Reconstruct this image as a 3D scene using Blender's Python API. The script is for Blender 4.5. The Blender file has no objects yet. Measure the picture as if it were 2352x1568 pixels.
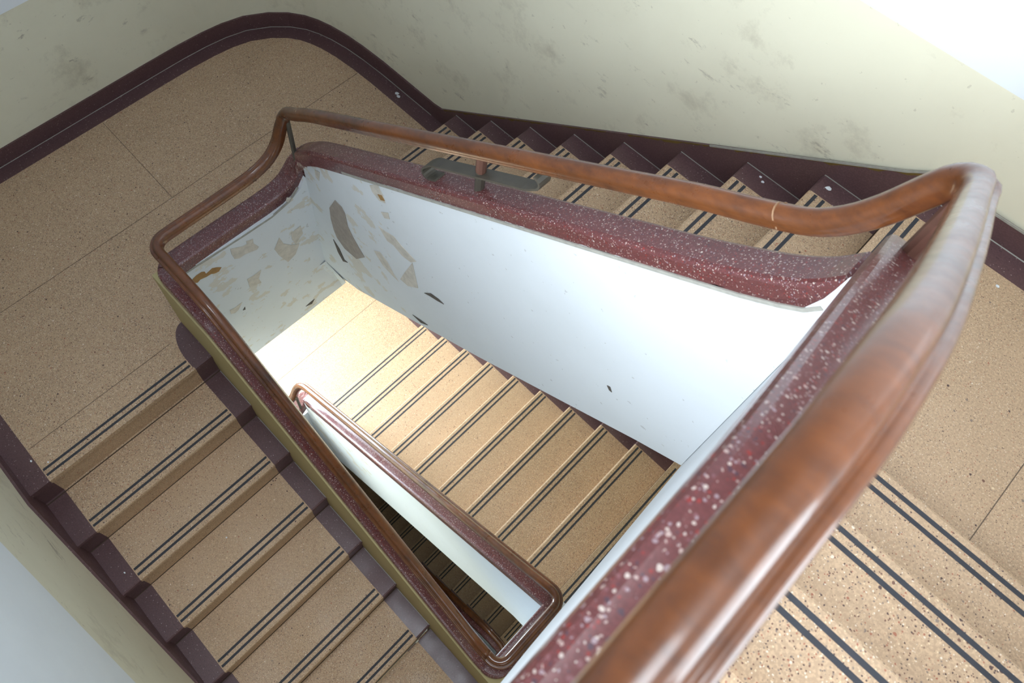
import bpy, math, random
from mathutils import Vector, Matrix
random.seed(7)
S = 1.1                      # every length below is in stair units; S turns them into metres
SC = bpy.context.scene
COL = SC.collection

# ------------------------------------------------------------------ camera
cam_d = bpy.data.cameras.new('camera'); cam = bpy.data.objects.new('camera', cam_d); COL.objects.link(cam)
rx = Vector((0.7031, 0.7099, 0.0414)); ry = Vector((0.6341, -0.5996, -0.4882)); rz = Vector((-0.3218, 0.3695, -0.8717))
M = Matrix(((rx.x, -ry.x, -rz.x), (rx.y, -ry.y, -rz.y), (rx.z, -ry.z, -rz.z)))
cam.matrix_world = Matrix.Translation(Vector((-0.01197, -1.80239, 1.83498)) * S) @ M.to_4x4()
cam_d.sensor_width = 36.0; cam_d.lens = 1842.06 / 2352 * 36
cam_d.shift_x = 96.75 / 2352; cam_d.shift_y = -164.39 / 2352
cam_d.clip_start = 0.02; cam_d.clip_end = 60
cam_d.dof.use_dof = True; cam_d.dof.focus_distance = 2.9 * S; cam_d.dof.aperture_fstop = 7.0
SC.camera = cam

# ------------------------------------------------------------------ world, daylight, exposure
W = bpy.data.worlds.new('daylight'); SC.world = W; W.use_nodes = True
bg = W.node_tree.nodes['Background']; bg.inputs[0].default_value = (0.62, 0.78, 1.0, 1); bg.inputs[1].default_value = 0.35
SC.view_settings.view_transform = 'Standard'; SC.view_settings.look = 'None'
SC.view_settings.gamma = 1.0; SC.view_settings.use_curve_mapping = False
SC.view_settings.exposure = 0.0
def rect_light(name, loc, normal, sx, sy, power, color, spread=180):
    d = bpy.data.lights.new(name, 'AREA'); d.shape = 'RECTANGLE'; d.size = sx * S; d.size_y = sy * S
    d.energy = power; d.color = color; d.spread = math.radians(spread)
    o = bpy.data.objects.new(name, d); COL.objects.link(o)
    o.location = Vector(loc) * S
    o.rotation_euler = Vector(normal).to_track_quat('-Z', 'Z').to_euler()
    return o
# big window over the upper landing (behind the camera), window in the right wall, window on the lower half landing
DAY = (0.82, 0.92, 1.0)
rect_light('daylight_south', (0.42, -2.97, 2.95), (0.22, 1, -0.28), 1.05, 1.3, 62, DAY, 104)
rect_light('daylight_front', (-0.35, -2.46, 1.00), (0, 1, -0.10), 0.88, 1.26, 29, DAY, 112)  # unseen lamp added to brighten the white well face
rect_light('daylight_back', (0.72, 0.14, 1.75), (0, -1, -0.1), 0.55, 1.2, 5, DAY)  # unseen lamp added for highlights on the near rail
rect_light('daylight_top', (-0.25, -1.70, 3.86), (0, 0, -1), 1.4, 1.3, 13, DAY, 50)  # overhead lamp added to brighten the dim flight
rect_light('daylight_east', (1.035, -1.30, 1.56), (-1, 0, 0), 1.2, 0.40, 11, DAY, 130)
rect_light('daylight_lower', (-3.24, -1.35, -2.75), (1, 0, -0.35), 1.05, 1.0, 200, (0.70, 0.86, 1.0))
rect_light('daylight_right', (1.03, -2.1, -1.25), (-1, 0.1, -0.6), 0.8, 0.8, 4, DAY)  # lamp added to lift the dim flight and the olive parapet

# ------------------------------------------------------------------ materials
def newmat(name, rough=0.5, spec=0.5, coat=0.0):
    m = bpy.data.materials.new(name); m.use_nodes = True
    nt = m.node_tree; b = nt.nodes['Principled BSDF']
    b.inputs['Roughness'].default_value = rough; b.inputs['Specular IOR Level'].default_value = spec
    if coat: b.inputs['Coat Weight'].default_value = coat; b.inputs['Coat Roughness'].default_value = 0.12
    return m, nt, b
def srgb(r, g, b):
    f = lambda c: (c / 255 / 12.92) if c <= 10.3 else ((c / 255 + 0.055) / 1.055) ** 2.4
    return (f(r), f(g), f(b), 1)
def nd(nt, kind, **kw):
    n = nt.nodes.new(kind)
    for k, v in kw.items():
        if k.startswith('i_'):
            key = k[2:].replace('_', ' ')
            n.inputs[key].default_value = v
        else: setattr(n, k, v)
    return n
def wco(nt):
    g = nt.nodes.new('ShaderNodeNewGeometry'); return g.outputs['Position']
def ramp(nt, fac, stops, interp='LINEAR'):
    r = nt.nodes.new('ShaderNodeValToRGB'); r.color_ramp.interpolation = interp
    el = r.color_ramp.elements
    while len(el) > 1: el.remove(el[0])
    el[0].position = stops[0][0]; el[0].color = stops[0][1]
    for p, c in stops[1:]:
        e = el.new(p); e.color = c
    nt.links.new(fac, r.inputs[0]); return r.outputs[0]
def mix(nt, fac, a, b, mode='MIX'):
    m = nt.nodes.new('ShaderNodeMix'); m.data_type = 'RGBA'; m.blend_type = mode
    for s, v in ((0, fac), (6, a), (7, b)):
        if hasattr(v, 'links') or hasattr(v, 'is_linked'): nt.links.new(v, m.inputs[s])
        else: m.inputs[s].default_value = v
    return m.outputs[2]
def noise(nt, co, scale, detail=3, rough=0.5, stretch=None):
    if stretch:
        mp = nt.nodes.new('ShaderNodeMapping'); mp.inputs['Scale'].default_value = stretch
        nt.links.new(co, mp.inputs[0]); co = mp.outputs[0]
    n = nd(nt, 'ShaderNodeTexNoise', i_Scale=scale, i_Detail=detail, i_Roughness=rough)
    nt.links.new(co, n.inputs['Vector']); return n.outputs[0]
def bump(nt, b, h, strength, dist=0.001):
    n = nd(nt, 'ShaderNodeBump', i_Strength=strength, i_Distance=dist)
    nt.links.new(h, n.inputs['Height']); nt.links.new(n.outputs[0], b.inputs['Normal'])
K0 = (0, 0, 0, 1); K1 = (1, 1, 1, 1)
def terrazzo(name, base, chips, scale, rough, dens, coat=0.0, scuff=None, big=None):
    """chips: list of colours; dens: share of cells that hold a visible chip"""
    m, nt, b = newmat(name, rough, 0.5, coat); co = wco(nt)
    wn = nd(nt, 'ShaderNodeTexNoise', i_Scale=scale * 1.3, i_Detail=1.0); nt.links.new(co, wn.inputs['Vector'])
    vadd = nd(nt, 'ShaderNodeVectorMath', operation='MULTIPLY_ADD'); vadd.inputs[1].default_value = (0.6 / scale,) * 3
    nt.links.new(wn.outputs['Color'], vadd.inputs[0]); nt.links.new(co, vadd.inputs[2])
    col = base
    n1 = noise(nt, co, 3.2, 4, 0.6)
    col = mix(nt, ramp(nt, n1, [(0.35, K0), (0.7, K1)]), col, tuple(c * 0.86 for c in base[:3]) + (1,))
    n0 = noise(nt, co, scale * 0.8, 2, 0.6)
    col = mix(nt, ramp(nt, n0, [(0.45, K0), (0.62, K1)]), col, tuple(min(1, c * 1.16) for c in base[:3]) + (1,))
    layers = [(scale, dens)] + ([big] if big else [])
    for li, (sc, dn) in enumerate(layers):
        v = nd(nt, 'ShaderNodeTexVoronoi', i_Scale=sc); nt.links.new(vadd.outputs[0], v.inputs['Vector'])
        sep = nt.nodes.new('ShaderNodeSeparateColor'); nt.links.new(v.outputs['Color'], sep.inputs[0])
        n = len(chips)
        cc = ramp(nt, sep.outputs[0], [(i / n, c) for i, c in enumerate(chips)], 'CONSTANT')
        pick = nd(nt, 'ShaderNodeMath', operation='LESS_THAN'); pick.inputs[1].default_value = dn; nt.links.new(sep.outputs[1], pick.inputs[0])
        rad = nd(nt, 'ShaderNodeMath', operation='MULTIPLY_ADD'); nt.links.new(sep.outputs[2], rad.inputs[0]); rad.inputs[1].default_value = 0.30; rad.inputs[2].default_value = 0.14
        ins = nd(nt, 'ShaderNodeMath', operation='LESS_THAN'); nt.links.new(v.outputs['Distance'], ins.inputs[0]); nt.links.new(rad.outputs[0], ins.inputs[1])
        both = nd(nt, 'ShaderNodeMath', operation='MULTIPLY'); nt.links.new(pick.outputs[0], both.inputs[0]); nt.links.new(ins.outputs[0], both.inputs[1])
        col = mix(nt, both.outputs[0], col, cc)
    if scuff:
        n2 = noise(nt, co, 9, 6, 0.7)
        col = mix(nt, ramp(nt, n2, [(0.58, K0), (0.75, (0.5, 0.5, 0.5, 1))]), col, scuff)
    nt.links.new(col, b.inputs['Base Color'])
    rn = noise(nt, co, 6, 4, 0.6); nt.links.new(ramp(nt, rn, [(0.3, (rough * 0.8,) * 3 + (1,)), (0.7, (min(1, rough * 1.25),) * 3 + (1,))]), b.inputs['Roughness'])
    return m
TAN = terrazzo('tan_terrazzo', srgb(189, 158, 127), [srgb(118, 84, 68), srgb(226, 208, 186), srgb(88, 66, 60), srgb(165, 105, 80), srgb(140, 120, 105), srgb(222, 196, 160)], 215, 0.62, 0.66, big=(110, 0.05))
MAR = terrazzo('maroon_terrazzo', srgb(95, 68, 69), [srgb(106, 80, 80), srgb(165, 145, 145), srgb(60, 40, 44), srgb(92, 62, 58), srgb(100, 76, 74)], 200, 0.42, 0.22, coat=0.05)
CAP = terrazzo('polished_maroon_terrazzo', srgb(98, 54, 53), [srgb(172, 146, 138), srgb(132, 48, 45), srgb(146, 124, 128), srgb(76, 54, 62), srgb(186, 168, 158), srgb(118, 76, 78)], 240, 0.30, 0.75, coat=0.25, big=(150, 0.50))

def wood(name, light, dark, rough=0.33):
    m, nt, b = newmat(name, rough, 0.5, 0.35); b.inputs['Coat Weight'].default_value = 0.7; b.inputs['Coat Roughness'].default_value = 0.09; b.inputs['Specular IOR Level'].default_value = 0.3
    co = wco(nt)
    n1 = noise(nt, co, 5, 6, 0.65); n2 = noise(nt, co, 60, 4, 0.6, stretch=(0.35, 1, 0.8))
    col = ramp(nt, n1, [(0.3, dark), (0.62, light), (0.8, tuple(min(1, c * 1.2) for c in light[:3]) + (1,))])
    col = mix(nt, 0.35, col, ramp(nt, n2, [(0.35, dark), (0.65, light)]))
    nt.links.new(col, b.inputs['Base Color'])
    nt.links.new(ramp(nt, noise(nt, co, 14, 5, 0.7), [(0.35, (rough * 0.75,) * 3 + (1,)), (0.7, (rough * 1.35,) * 3 + (1,))]), b.inputs['Roughness'])
    bump(nt, b, n2, 0.15, 0.0006); return m
WOOD = wood('varnished_wood', srgb(114, 64, 30), srgb(62, 34, 20))

def plaster(name, base, stain, stain_amt, rough=0.75, peel=None, streak=None, blot=None):
    m, nt, b = newmat(name, rough, 0.25); co = wco(nt)
    col = base
    n1 = noise(nt, co, 1.6, 5, 0.6)
    col = mix(nt, ramp(nt, n1, [(0.42, K0), (0.75, (stain_amt,) * 3 + (1,))]), col, stain)
    if streak:
        n3 = noise(nt, co, 7, 7, 0.72, stretch=(1, 1, 2.2))
        n4 = noise(nt, co, 1.1, 2, 0.5)
        mul = nd(nt, 'ShaderNodeMath', operation='MULTIPLY')
        nt.links.new(ramp(nt, n3, [(0.60, K0), (0.68, K1)]), mul.inputs[0]); nt.links.new(ramp(nt, n4, [(0.45, K0), (0.6, K1)]), mul.inputs[1])
        ml = nd(nt, 'ShaderNodeMath', operation='MULTIPLY'); nt.links.new(mul.outputs[0], ml.inputs[0]); ml.inputs[1].default_value = streak[1]
        col = mix(nt, ml.outputs[0], col, streak[0])
    if blot:
        n8 = noise(nt, co, 3.4, 7, 0.7); n9 = noise(nt, co, 30, 3, 0.6)
        col = mix(nt, ramp(nt, n8, [(0.56, K0), (0.70, (blot[1],) * 3 + (1,))]), col, blot[0])
        col = mix(nt, ramp(nt, n9, [(0.70, K0), (0.73, (blot[1] * 0.8,) * 3 + (1,))]), col, blot[0])
    nb = noise(nt, co, 26, 5, 0.65)
    if peel:
        # flaked layers of old paint: sharp-edged islands, thicker towards the left end of the well
        sx = nt.nodes.new('ShaderNodeSeparateXYZ'); nt.links.new(co, sx.inputs[0])
        mr = nd(nt, 'ShaderNodeMapRange'); nt.links.new(sx.outputs[0], mr.inputs[0])
        mr.inputs[1].default_value = -1.05 * S; mr.inputs[2].default_value = -1.35 * S; mr.inputs[3].default_value = 0.0; mr.inputs[4].default_value = 0.17
        n5 = noise(nt, co, 6.5, 6, 0.62, stretch=(1, 1, 1.5))
        ad = nd(nt, 'ShaderNodeMath', operation='ADD'); nt.links.new(n5, ad.inputs[0]); nt.links.new(mr.outputs[0], ad.inputs[1])
        f = ramp(nt, ad.outputs[0], [(0.745, K0), (0.752, K1)])
        col = mix(nt, f, col, peel)
        n6 = noise(nt, co, 40, 2, 0.5)
        f2 = ramp(nt, n6, [(0.72, K0), (0.74, (0.35,) * 3 + (1,))])
        col = mix(nt, f2, col, srgb(150, 145, 138))
        bump(nt, b, mix(nt, 0.7, nb, f), 0.35, 0.0015)
    else:
        bump(nt, b, nb, 0.15, 0.0015)
    nt.links.new(col, b.inputs['Base Color']); return m
WELL = plaster('white_well_plaster', srgb(222, 225, 228), srgb(210, 213, 214), 0.6, peel=srgb(213, 208, 198))
CREAM = plaster('cream_dado_paint', srgb(236, 230, 206), srgb(224, 217, 193), 0.7, 0.6, streak=(srgb(160, 150, 132), 0.7), blot=(srgb(178, 168, 146), 0.45))
OLIVE = plaster('olive_cream_paint', srgb(186, 170, 124), srgb(172, 156, 112), 0.7, 0.6)
WHITE = plaster('white_wall_paint', srgb(234, 237, 240), srgb(241, 244, 246), 1.0, 0.7)
def flat(name, c, rough=0.6, metal=0.0, n=None):
    m, nt, b = newmat(name, rough); co = wco(nt); b.inputs['Metallic'].default_value = metal
    nn = noise(nt, co, n or 40, 4, 0.6)
    nt.links.new(mix(nt, ramp(nt, nn, [(0.35, K0), (0.7, K1)]), c, tuple(q * 0.78 for q in c[:3]) + (1,)), b.inputs['Base Color']); return m
STRIP = flat('dark_nosing_strip', srgb(58, 58, 64), 0.75)
IRON = flat('painted_iron', srgb(92, 86, 76), 0.45, 0.3, 18)
BROWNIRON = flat('brown_painted_iron', srgb(112, 76, 64), 0.45, 0.1)
PUTTY = flat('grey_joint_filler', srgb(168, 164, 154), 0.8)  # filler, and also the painted edge highlights on the steps
SMEAR = flat('yellow_paint_smear', srgb(112, 88, 38), 0.7, 0, 60)
FLAKE = flat('white_paint_flake', srgb(238, 240, 242), 0.7)
BARE = flat('bare_grey_plaster', srgb(170, 158, 148), 0.85, 0, 30)
PALE = flat('pale_old_paint', srgb(214, 206, 194), 0.8, 0, 30)
ORANGE = flat('torn_ochre_underlayer', srgb(168, 128, 78), 0.8, 0, 50)
TEAR = flat('dark_crack', srgb(96, 88, 80), 0.9, 0, 60)
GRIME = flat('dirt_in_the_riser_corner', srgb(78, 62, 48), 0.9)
JOINT = flat('fine_floor_joint', srgb(110, 92, 76), 0.8)
MOULD = flat('wood_joint_putty', srgb(150, 114, 84), 0.6)

# ------------------------------------------------------------------ builders
def put(name, verts, faces, mats, parent=None, fm=None, smooth=False, bevel=0, auto=None):
    me = bpy.data.meshes.new(name)
    vs = [Vector(v) * S for v in verts]
    if parent is None:
        o0 = Vector((sum(v.x for v in vs) / len(vs), sum(v.y for v in vs) / len(vs), min(v.z for v in vs)))
    else: o0 = Vector((sum(v.x for v in vs) / len(vs), sum(v.y for v in vs) / len(vs), min(v.z for v in vs)))
    me.from_pydata([tuple(v - o0) for v in vs], [], faces)
    if not isinstance(mats, (list, tuple)): mats = [mats]
    for m in mats: me.materials.append(m)
    if fm:
        for p, i in zip(me.polygons, fm): p.material_index = i
    if smooth:
        for p in me.polygons: p.use_smooth = True
    me.update()
    import bmesh
    bm = bmesh.new(); bm.from_mesh(me); bmesh.ops.recalc_face_normals(bm, faces=bm.faces); bm.to_mesh(me); bm.free()
    o = bpy.data.objects.new(name, me); COL.objects.link(o)
    if parent is not None:
        o.parent = parent; o.location = o0 - ORG[parent.name]
    else: o.location = o0
    ORG[o.name] = o0
    if bevel:
        bv = o.modifiers.new('bevel', 'BEVEL'); bv.width = bevel * S; bv.segments = 2; bv.limit_method = 'ANGLE'; bv.angle_limit = math.radians(40)
    return o
ORG = {}
def root(name, loc, label, cat, group=None):
    o = bpy.data.objects.new(name, None); COL.objects.link(o); o.empty_display_size = 0.1
    o.location = Vector(loc) * S; ORG[o.name] = Vector(loc) * S
    o['label'] = label; o['category'] = cat
    if group: o['group'] = group
    return o
def tagst(o, label=None):
    o['kind'] = 'structure'
    if label: o['label'] = label; o['category'] = o.name.split('_')[0].split('.')[0]
    return o
def box(x0, x1, y0, y1, z0, z1):
    v = [(x, y, z) for z in (z0, z1) for x, y in ((x0, y0), (x1, y0), (x1, y1), (x0, y1))]
    return v, [(0, 3, 2, 1), (4, 5, 6, 7), (0, 1, 5, 4), (1, 2, 6, 5), (2, 3, 7, 6), (3, 0, 4, 7)]
def join(*parts):
    V = []; F = []
    for v, f in parts:
        n = len(V); V += list(v); F += [tuple(i + n for i in q) for q in f]
    return V, F
def prism(poly, a, b):
    """poly: list of 3D points (closed outline) at face a; extrude by vector b"""
    n = len(poly); V = [tuple(p) for p in poly] + [tuple(Vector(p) + Vector(b)) for p in poly]
    F = [tuple(range(n - 1, -1, -1)), tuple(range(n, 2 * n))] + [(i, (i + 1) % n, n + (i + 1) % n, n + i) for i in range(n)]
    return V, F
def slab(pts, z1, th):
    return prism([(x, y, z1) for x, y in pts], 0, (0, 0, -th))
def wallprism(tops, bots, y0, y1):
    """vertical wall in the x-z plane: tops/bots = [(x,z)...] both left to right"""
    V = []; F = []
    poly = [(x, z) for x, z in tops] + [(x, z) for x, z in reversed(bots)]
    P0 = [(x, y0(x) if callable(y0) else y0, z) for x, z in poly]; P1 = [(x, y1, z) for x, z in poly]
    n = len(poly); V = P0 + P1
    F = [tuple(range(n)), tuple(range(2 * n - 1, n - 1, -1))] + [(i, (i + 1) % n, n + (i + 1) % n, n + i) for i in range(n)]
    return V, F
def interp(pts, x):
    for (a, za), (b, zb) in zip(pts, pts[1:]):
        if x <= b: return za + (zb - za) * (x - a) / (b - a) if b > a else zb
    return pts[-1][1]
def wallgrid(tops, bots, yf, yb):
    xs = sorted({round(p[0], 4) for p in tops} | {round(p[0], 4) for p in bots}); n = len(xs); V = []; F = []
    f = yf if callable(yf) else (lambda x: yf)
    for x in xs:
        zt_, zb_ = interp(tops, x), interp(bots, x)
        V += [(x, f(x), zt_), (x, f(x), zb_), (x, yb, zb_), (x, yb, zt_)]
    for i in range(n - 1):
        for j in range(4): F.append((4 * i + j, 4 * i + (j + 1) % 4, 4 * i + 4 + (j + 1) % 4, 4 * i + 4 + j))
    F += [(0, 1, 2, 3), tuple(4 * (n - 1) + j for j in (3, 2, 1, 0))]
    return V, F
def sweep(path, prof, closed_prof=True, twist=None, side0=None):
    P = [Vector(p) for p in path]; n = len(P); m = len(prof); V = []; F = []
    last = None
    for i, p in enumerate(P):
        t = (P[min(i + 1, n - 1)] - P[max(i - 1, 0)]).normalized()
        h = Vector((t.x, t.y, 0))
        if h.length < 0.12 and last is not None: s = last
        else: s = Vector((t.y, -t.x, 0)).normalized()
        if i == 0 and side0: s = Vector(side0)
        last = s
        u = s.cross(t).normalized()
        k = 1.0
        if 0 < i < n - 1:
            a = Vector((P[i].x - P[i - 1].x, P[i].y - P[i - 1].y, 0)); b = Vector((P[i + 1].x - P[i].x, P[i + 1].y - P[i].y, 0))
            if a.length > 1e-6 and b.length > 1e-6:
                c = max(0.5, math.cos(a.angle(b) / 2)); k = 1 / c
        for (a_, b_) in prof: V.append(tuple(p + s * a_ * k + u * b_))
    for i in range(n - 1):
        for j in range(m):
            jj = (j + 1) % m
            F.append((i * m + j, i * m + jj, (i + 1) * m + jj, (i + 1) * m + j))
    F.append(tuple(range(m - 1, -1, -1))); F.append(tuple((n - 1) * m + j for j in range(m)))
    return V, F
def smoothpath(ctrl, step=0.03):
    """Catmull-Rom through control points, resampled"""
    P = [Vector(c) for c in ctrl]; out = []
    for i in range(len(P) - 1):
        p0 = P[i - 1] if i else P[0] * 2 - P[1]; p1 = P[i]; p2 = P[i + 1]; p3 = P[i + 2] if i + 2 < len(P) else P[-1] * 2 - P[-2]
        # centripetal
        def tj(ti, a, b): return ti + max(1e-6, (b - a).length) ** 0.5
        t0 = 0; t1 = tj(t0, p0, p1); t2 = tj(t1, p1, p2); t3 = tj(t2, p2, p3)
        k = max(2, int((p2 - p1).length / step))
        for q in range(k):
            t = t1 + (t2 - t1) * q / k
            A1 = p0 * ((t1 - t) / (t1 - t0)) + p1 * ((t - t0) / (t1 - t0)); A2 = p1 * ((t2 - t) / (t2 - t1)) + p2 * ((t - t1) / (t2 - t1)); A3 = p2 * ((t3 - t) / (t3 - t2)) + p3 * ((t - t2) / (t3 - t2))
            B1 = A1 * ((t2 - t) / (t2 - t0)) + A2 * ((t - t0) / (t2 - t0)); B2 = A2 * ((t3 - t) / (t3 - t1)) + A3 * ((t - t1) / (t3 - t1))
            out.append(B1 * ((t2 - t) / (t2 - t1)) + B2 * ((t - t1) / (t2 - t1)))
    out.append(P[-1]); return [tuple(o) for o in out]
def arc_corner(c, r, a0, a1, z0, z1, n=7):
    return [(c[0] + r * math.cos(math.radians(a0 + (a1 - a0) * i / n)), c[1] + r * math.sin(math.radians(a0 + (a1 - a0) * i / n)), z0 + (z1 - z0) * i / n) for i in range(n + 1)]
# section of the rail: a broad round hand grip with a small bead along its outer side
RAIL = [(0.020, -0.034), (0.0265, -0.028), (0.0255, -0.020), (0.0282, -0.012), (0.0295, 0.0), (0.0275, 0.010), (0.0215, 0.0195), (0.0125, 0.0255), (0.002, 0.0275), (-0.005, 0.0262),
        (-0.0105, 0.0215), (-0.0140, 0.0140), (-0.0158, 0.0085), (-0.0185, 0.0105), (-0.0230, 0.0120), (-0.0275, 0.0095), (-0.0300, 0.0035), (-0.0295, -0.004), (-0.0265, -0.011),
        (-0.0215, -0.014), (-0.0220, -0.022), (-0.0240, -0.028), (-0.0180, -0.034)]
RAIL = [(a * 0.80, b * 0.80) for a, b in RAIL]
RAIL_M = [(-a, b) for a, b in RAIL]
hw = 0.044; ct = 0.064
CAPP = [(-hw, -ct), (hw, -ct), (hw, -0.012), (hw - 0.004, -0.003), (hw - 0.012, 0), (-hw + 0.012, 0), (-hw + 0.004, -0.003), (-hw, -0.012)]
def lerp(a, b, t): return a + (b - a) * t
def line3(a, b, n): return [tuple(lerp(a[k], b[k], i / n) for k in range(3)) for i in range(n + 1)]

# ------------------------------------------------------------------ one stair flight
def flight(name, d, noses, c0, c1, g, r, label, borders, well_side=None, bw=0.085, soffit=None, extra=0.012):
    """d: unit direction going up (x,y); noses: [(pos_along_d, z)] of every tread, lowest first;
       c0,c1: extent across (along c = the other axis); borders: (low side?, high side?)"""
    ax = 0 if abs(d[0]) > 0.5 else 1; sg = d[ax]
    def P(a, c, z): return (a * sg, c, z) if ax == 0 else (c, a * sg, z)
    R0 = P(noses[0][0], (c0 + c1) / 2, noses[0][1] - r)
    t = root(name, R0, label, 'stairs')
    lo, hi = min(c0, c1), max(c0, c1)
    tl = lo + (bw if borders[0] else 0); th = hi - (bw if borders[1] else 0)
    prof0 = lambda a, z, w: [(a, z - 0.012), (a + 0.002, z - 0.004), (a + 0.008, z), (a + w, z), (a + w, z - 0.03), (a + 0.03, z - r - 0.0), (a + extra, z - r - 0.0), (a + extra, z - 0.030), (a, z - 0.024)]
    for i, (a, z) in enumerate(noses):
        pr = prof0(a, z, g + extra + 0.002)
        def ext(ca, cb): return prism([P(q[0], ca, q[1]) for q in pr], 0, Vector(P(0, cb - ca, 0)))
        st = put('step', *ext(tl, th), TAN, t)
        if borders[0]: put('border', *ext(lo, tl), MAR, st)
        if borders[1]:
            put('border', *ext(th, hi), MAR, st)
            v, f = prism([P(a + 0.004, hi - 0.0035, z + 0.0010), P(a + g, hi - 0.0035, z + 0.0010), P(a + g, hi - 0.0035, z - 0.003), P(a + 0.004, hi - 0.0035, z - 0.003)], 0, Vector(P(0, 0.003, 0)))
            put('joint_and_glint_line', v, f, PUTTY, st)  # pale strip painted as an edge highlight along the skirting
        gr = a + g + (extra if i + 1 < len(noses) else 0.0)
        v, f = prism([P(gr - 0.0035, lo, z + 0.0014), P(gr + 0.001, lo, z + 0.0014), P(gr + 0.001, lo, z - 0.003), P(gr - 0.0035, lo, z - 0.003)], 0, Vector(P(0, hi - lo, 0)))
        put('grime_line', v, f, GRIME, st)  # thin dark line along the foot of the next riser
        for q in (0.0225, 0.0505):
            v, f = prism([P(a + q, tl + 0.004, z + 0.0006), P(a + q + 0.0108, tl + 0.004, z + 0.0006), P(a + q + 0.0108, tl + 0.004, z - 0.004), P(a + q, tl + 0.004, z - 0.004)], 0, Vector(P(0, th - tl - 0.008, 0)))
            put('nosing_strip', v, f, STRIP, st)
    if soffit is not None:
        a0, z0 = noses[0]; a1, z1 = noses[-1]; m = (z1 - z0) / (a1 - a0) if a1 != a0 else 0
        e = g * 0.9
        top = [(a0 + 0.02, z0 - r - 0.035), (a1 + e, z1 - r + m * (e - 0.02) - 0.035)]
        bot = [(a1 + e, z1 + m * e - soffit), (a0 + 0.02, z0 - soffit)]
        put('soffit', *prism([P(x, lo + 0.002, z) for x, z in top + bot], 0, Vector(P(0, hi - lo - 0.004, 0))), WELL, t)
    return t
G = 0.2303; R_ = 0.16

# upper right flight: rises along +x from the half landing to the upper landing
tB = flight('stair_flight', (1, 0), [(-k * G, -k * R_) for k in range(8, 0, -1)], -0.775, 0.092, G, R_,
       'brightly lit flight of stairs climbing right beneath the long sloping handrail and cream wall', (False, True), soffit=0.42)
# upper left flight: falls along +x from the half landing (so it rises along -x)
tC = flight('stair_flight', (-1, 0), [(1.689 - j * G, -1.44 - j * R_) for j in range(6, 0, -1)], -2.401, -1.535, G, R_,
       'dim flight of stairs descending along the bottom left beside the olive parapet', (True, True), soffit=0.40)
# short flight at the right rising toward the camera (along -y)
tA = flight('stair_flight', (0, -1), [(0.788 + k * G, 0.16 * (k + 1)) for k in range(3)], 0.095, 1.04, G, R_,
       'short flight of three speckled steps at the bottom right corner beside the blurred handrail', (True, True), soffit=0.34)
# flight seen at the bottom of the well
gD, rD = 0.23, 0.1484
tD = flight('stair_flight', (1, 0), [(0.032 - k * gD, -2.56 - k * rD) for k in range(9, 0, -1)], -1.058, 0.092, gD, rD,
       'flight of tan stairs seen down inside the well leading up from the bright lower landing', (True, True), soffit=0.34)
gF, rF = 0.195, 0.136
tE = flight('stair_flight', (-1, 0), [(1.78 - j * 0.2, -4.04 - j * 0.156) for j in range(8, 0, -1)], -2.401, -1.532, 0.2, 0.156,
       'shadowed flight of stairs going down from the sunlit landing, below the olive parapet', (True, True), soffit=0.40)
tF = flight('stair_flight', (1, 0), [(-0.045 - k * gF, -5.45 - k * rF) for k in range(9, 0, -1)], -1.058, 0.092, gF, rF,
       'darkest flight of stairs, glimpsed deep in the narrow gap between the lower handrails', (True, True), soffit=0.3)

# ------------------------------------------------------------------ landings
def strips(parent, ax, pos, sg, lo, hi, z):
    for q in (0.0225, 0.0505):
        a, b = sorted((pos + sg * q, pos + sg * (q + 0.0108)))
        v, f = box(a, b, lo, hi, z - 0.003, z + 0.0006) if ax == 0 else box(lo, hi, a, b, z - 0.003, z + 0.0006)
        put('nosing_strip', v, f, STRIP, parent)
def joint(parent, x0, y0, x1, y1, z):
    d = Vector((x1 - x0, y1 - y0, 0)); n = Vector((-d.y, d.x, 0)).normalized() * 0.0011
    a = Vector((x0, y0, z)); b = Vector((x1, y1, z))
    V, F = prism([a - n, b - n, b + n, a + n], 0, (0, 0, 0.0005)); put('joint_and_glint_line', V, F, JOINT, parent)
ARC = [(-3.208, -0.80), (-3.206, -0.62), (-3.198, -0.48), (-3.182, -0.36), (-3.150, -0.245), (-3.083, -0.130), (-3.010, -0.05), (-2.935, 0.002), (-2.86, 0.034), (-2.782, 0.056), (-2.68, 0.074), (-2.55, 0.086), (-2.40, 0.092)]
def offset(pts, d):
    out = []
    for i, p in enumerate(pts):
        a = Vector(pts[max(i - 1, 0)]); b = Vector(pts[min(i + 1, len(pts) - 1)]); t = (b - a).normalized(); out.append((p[0] + t.y * d, p[1] - t.x * d))
    return out
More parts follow.
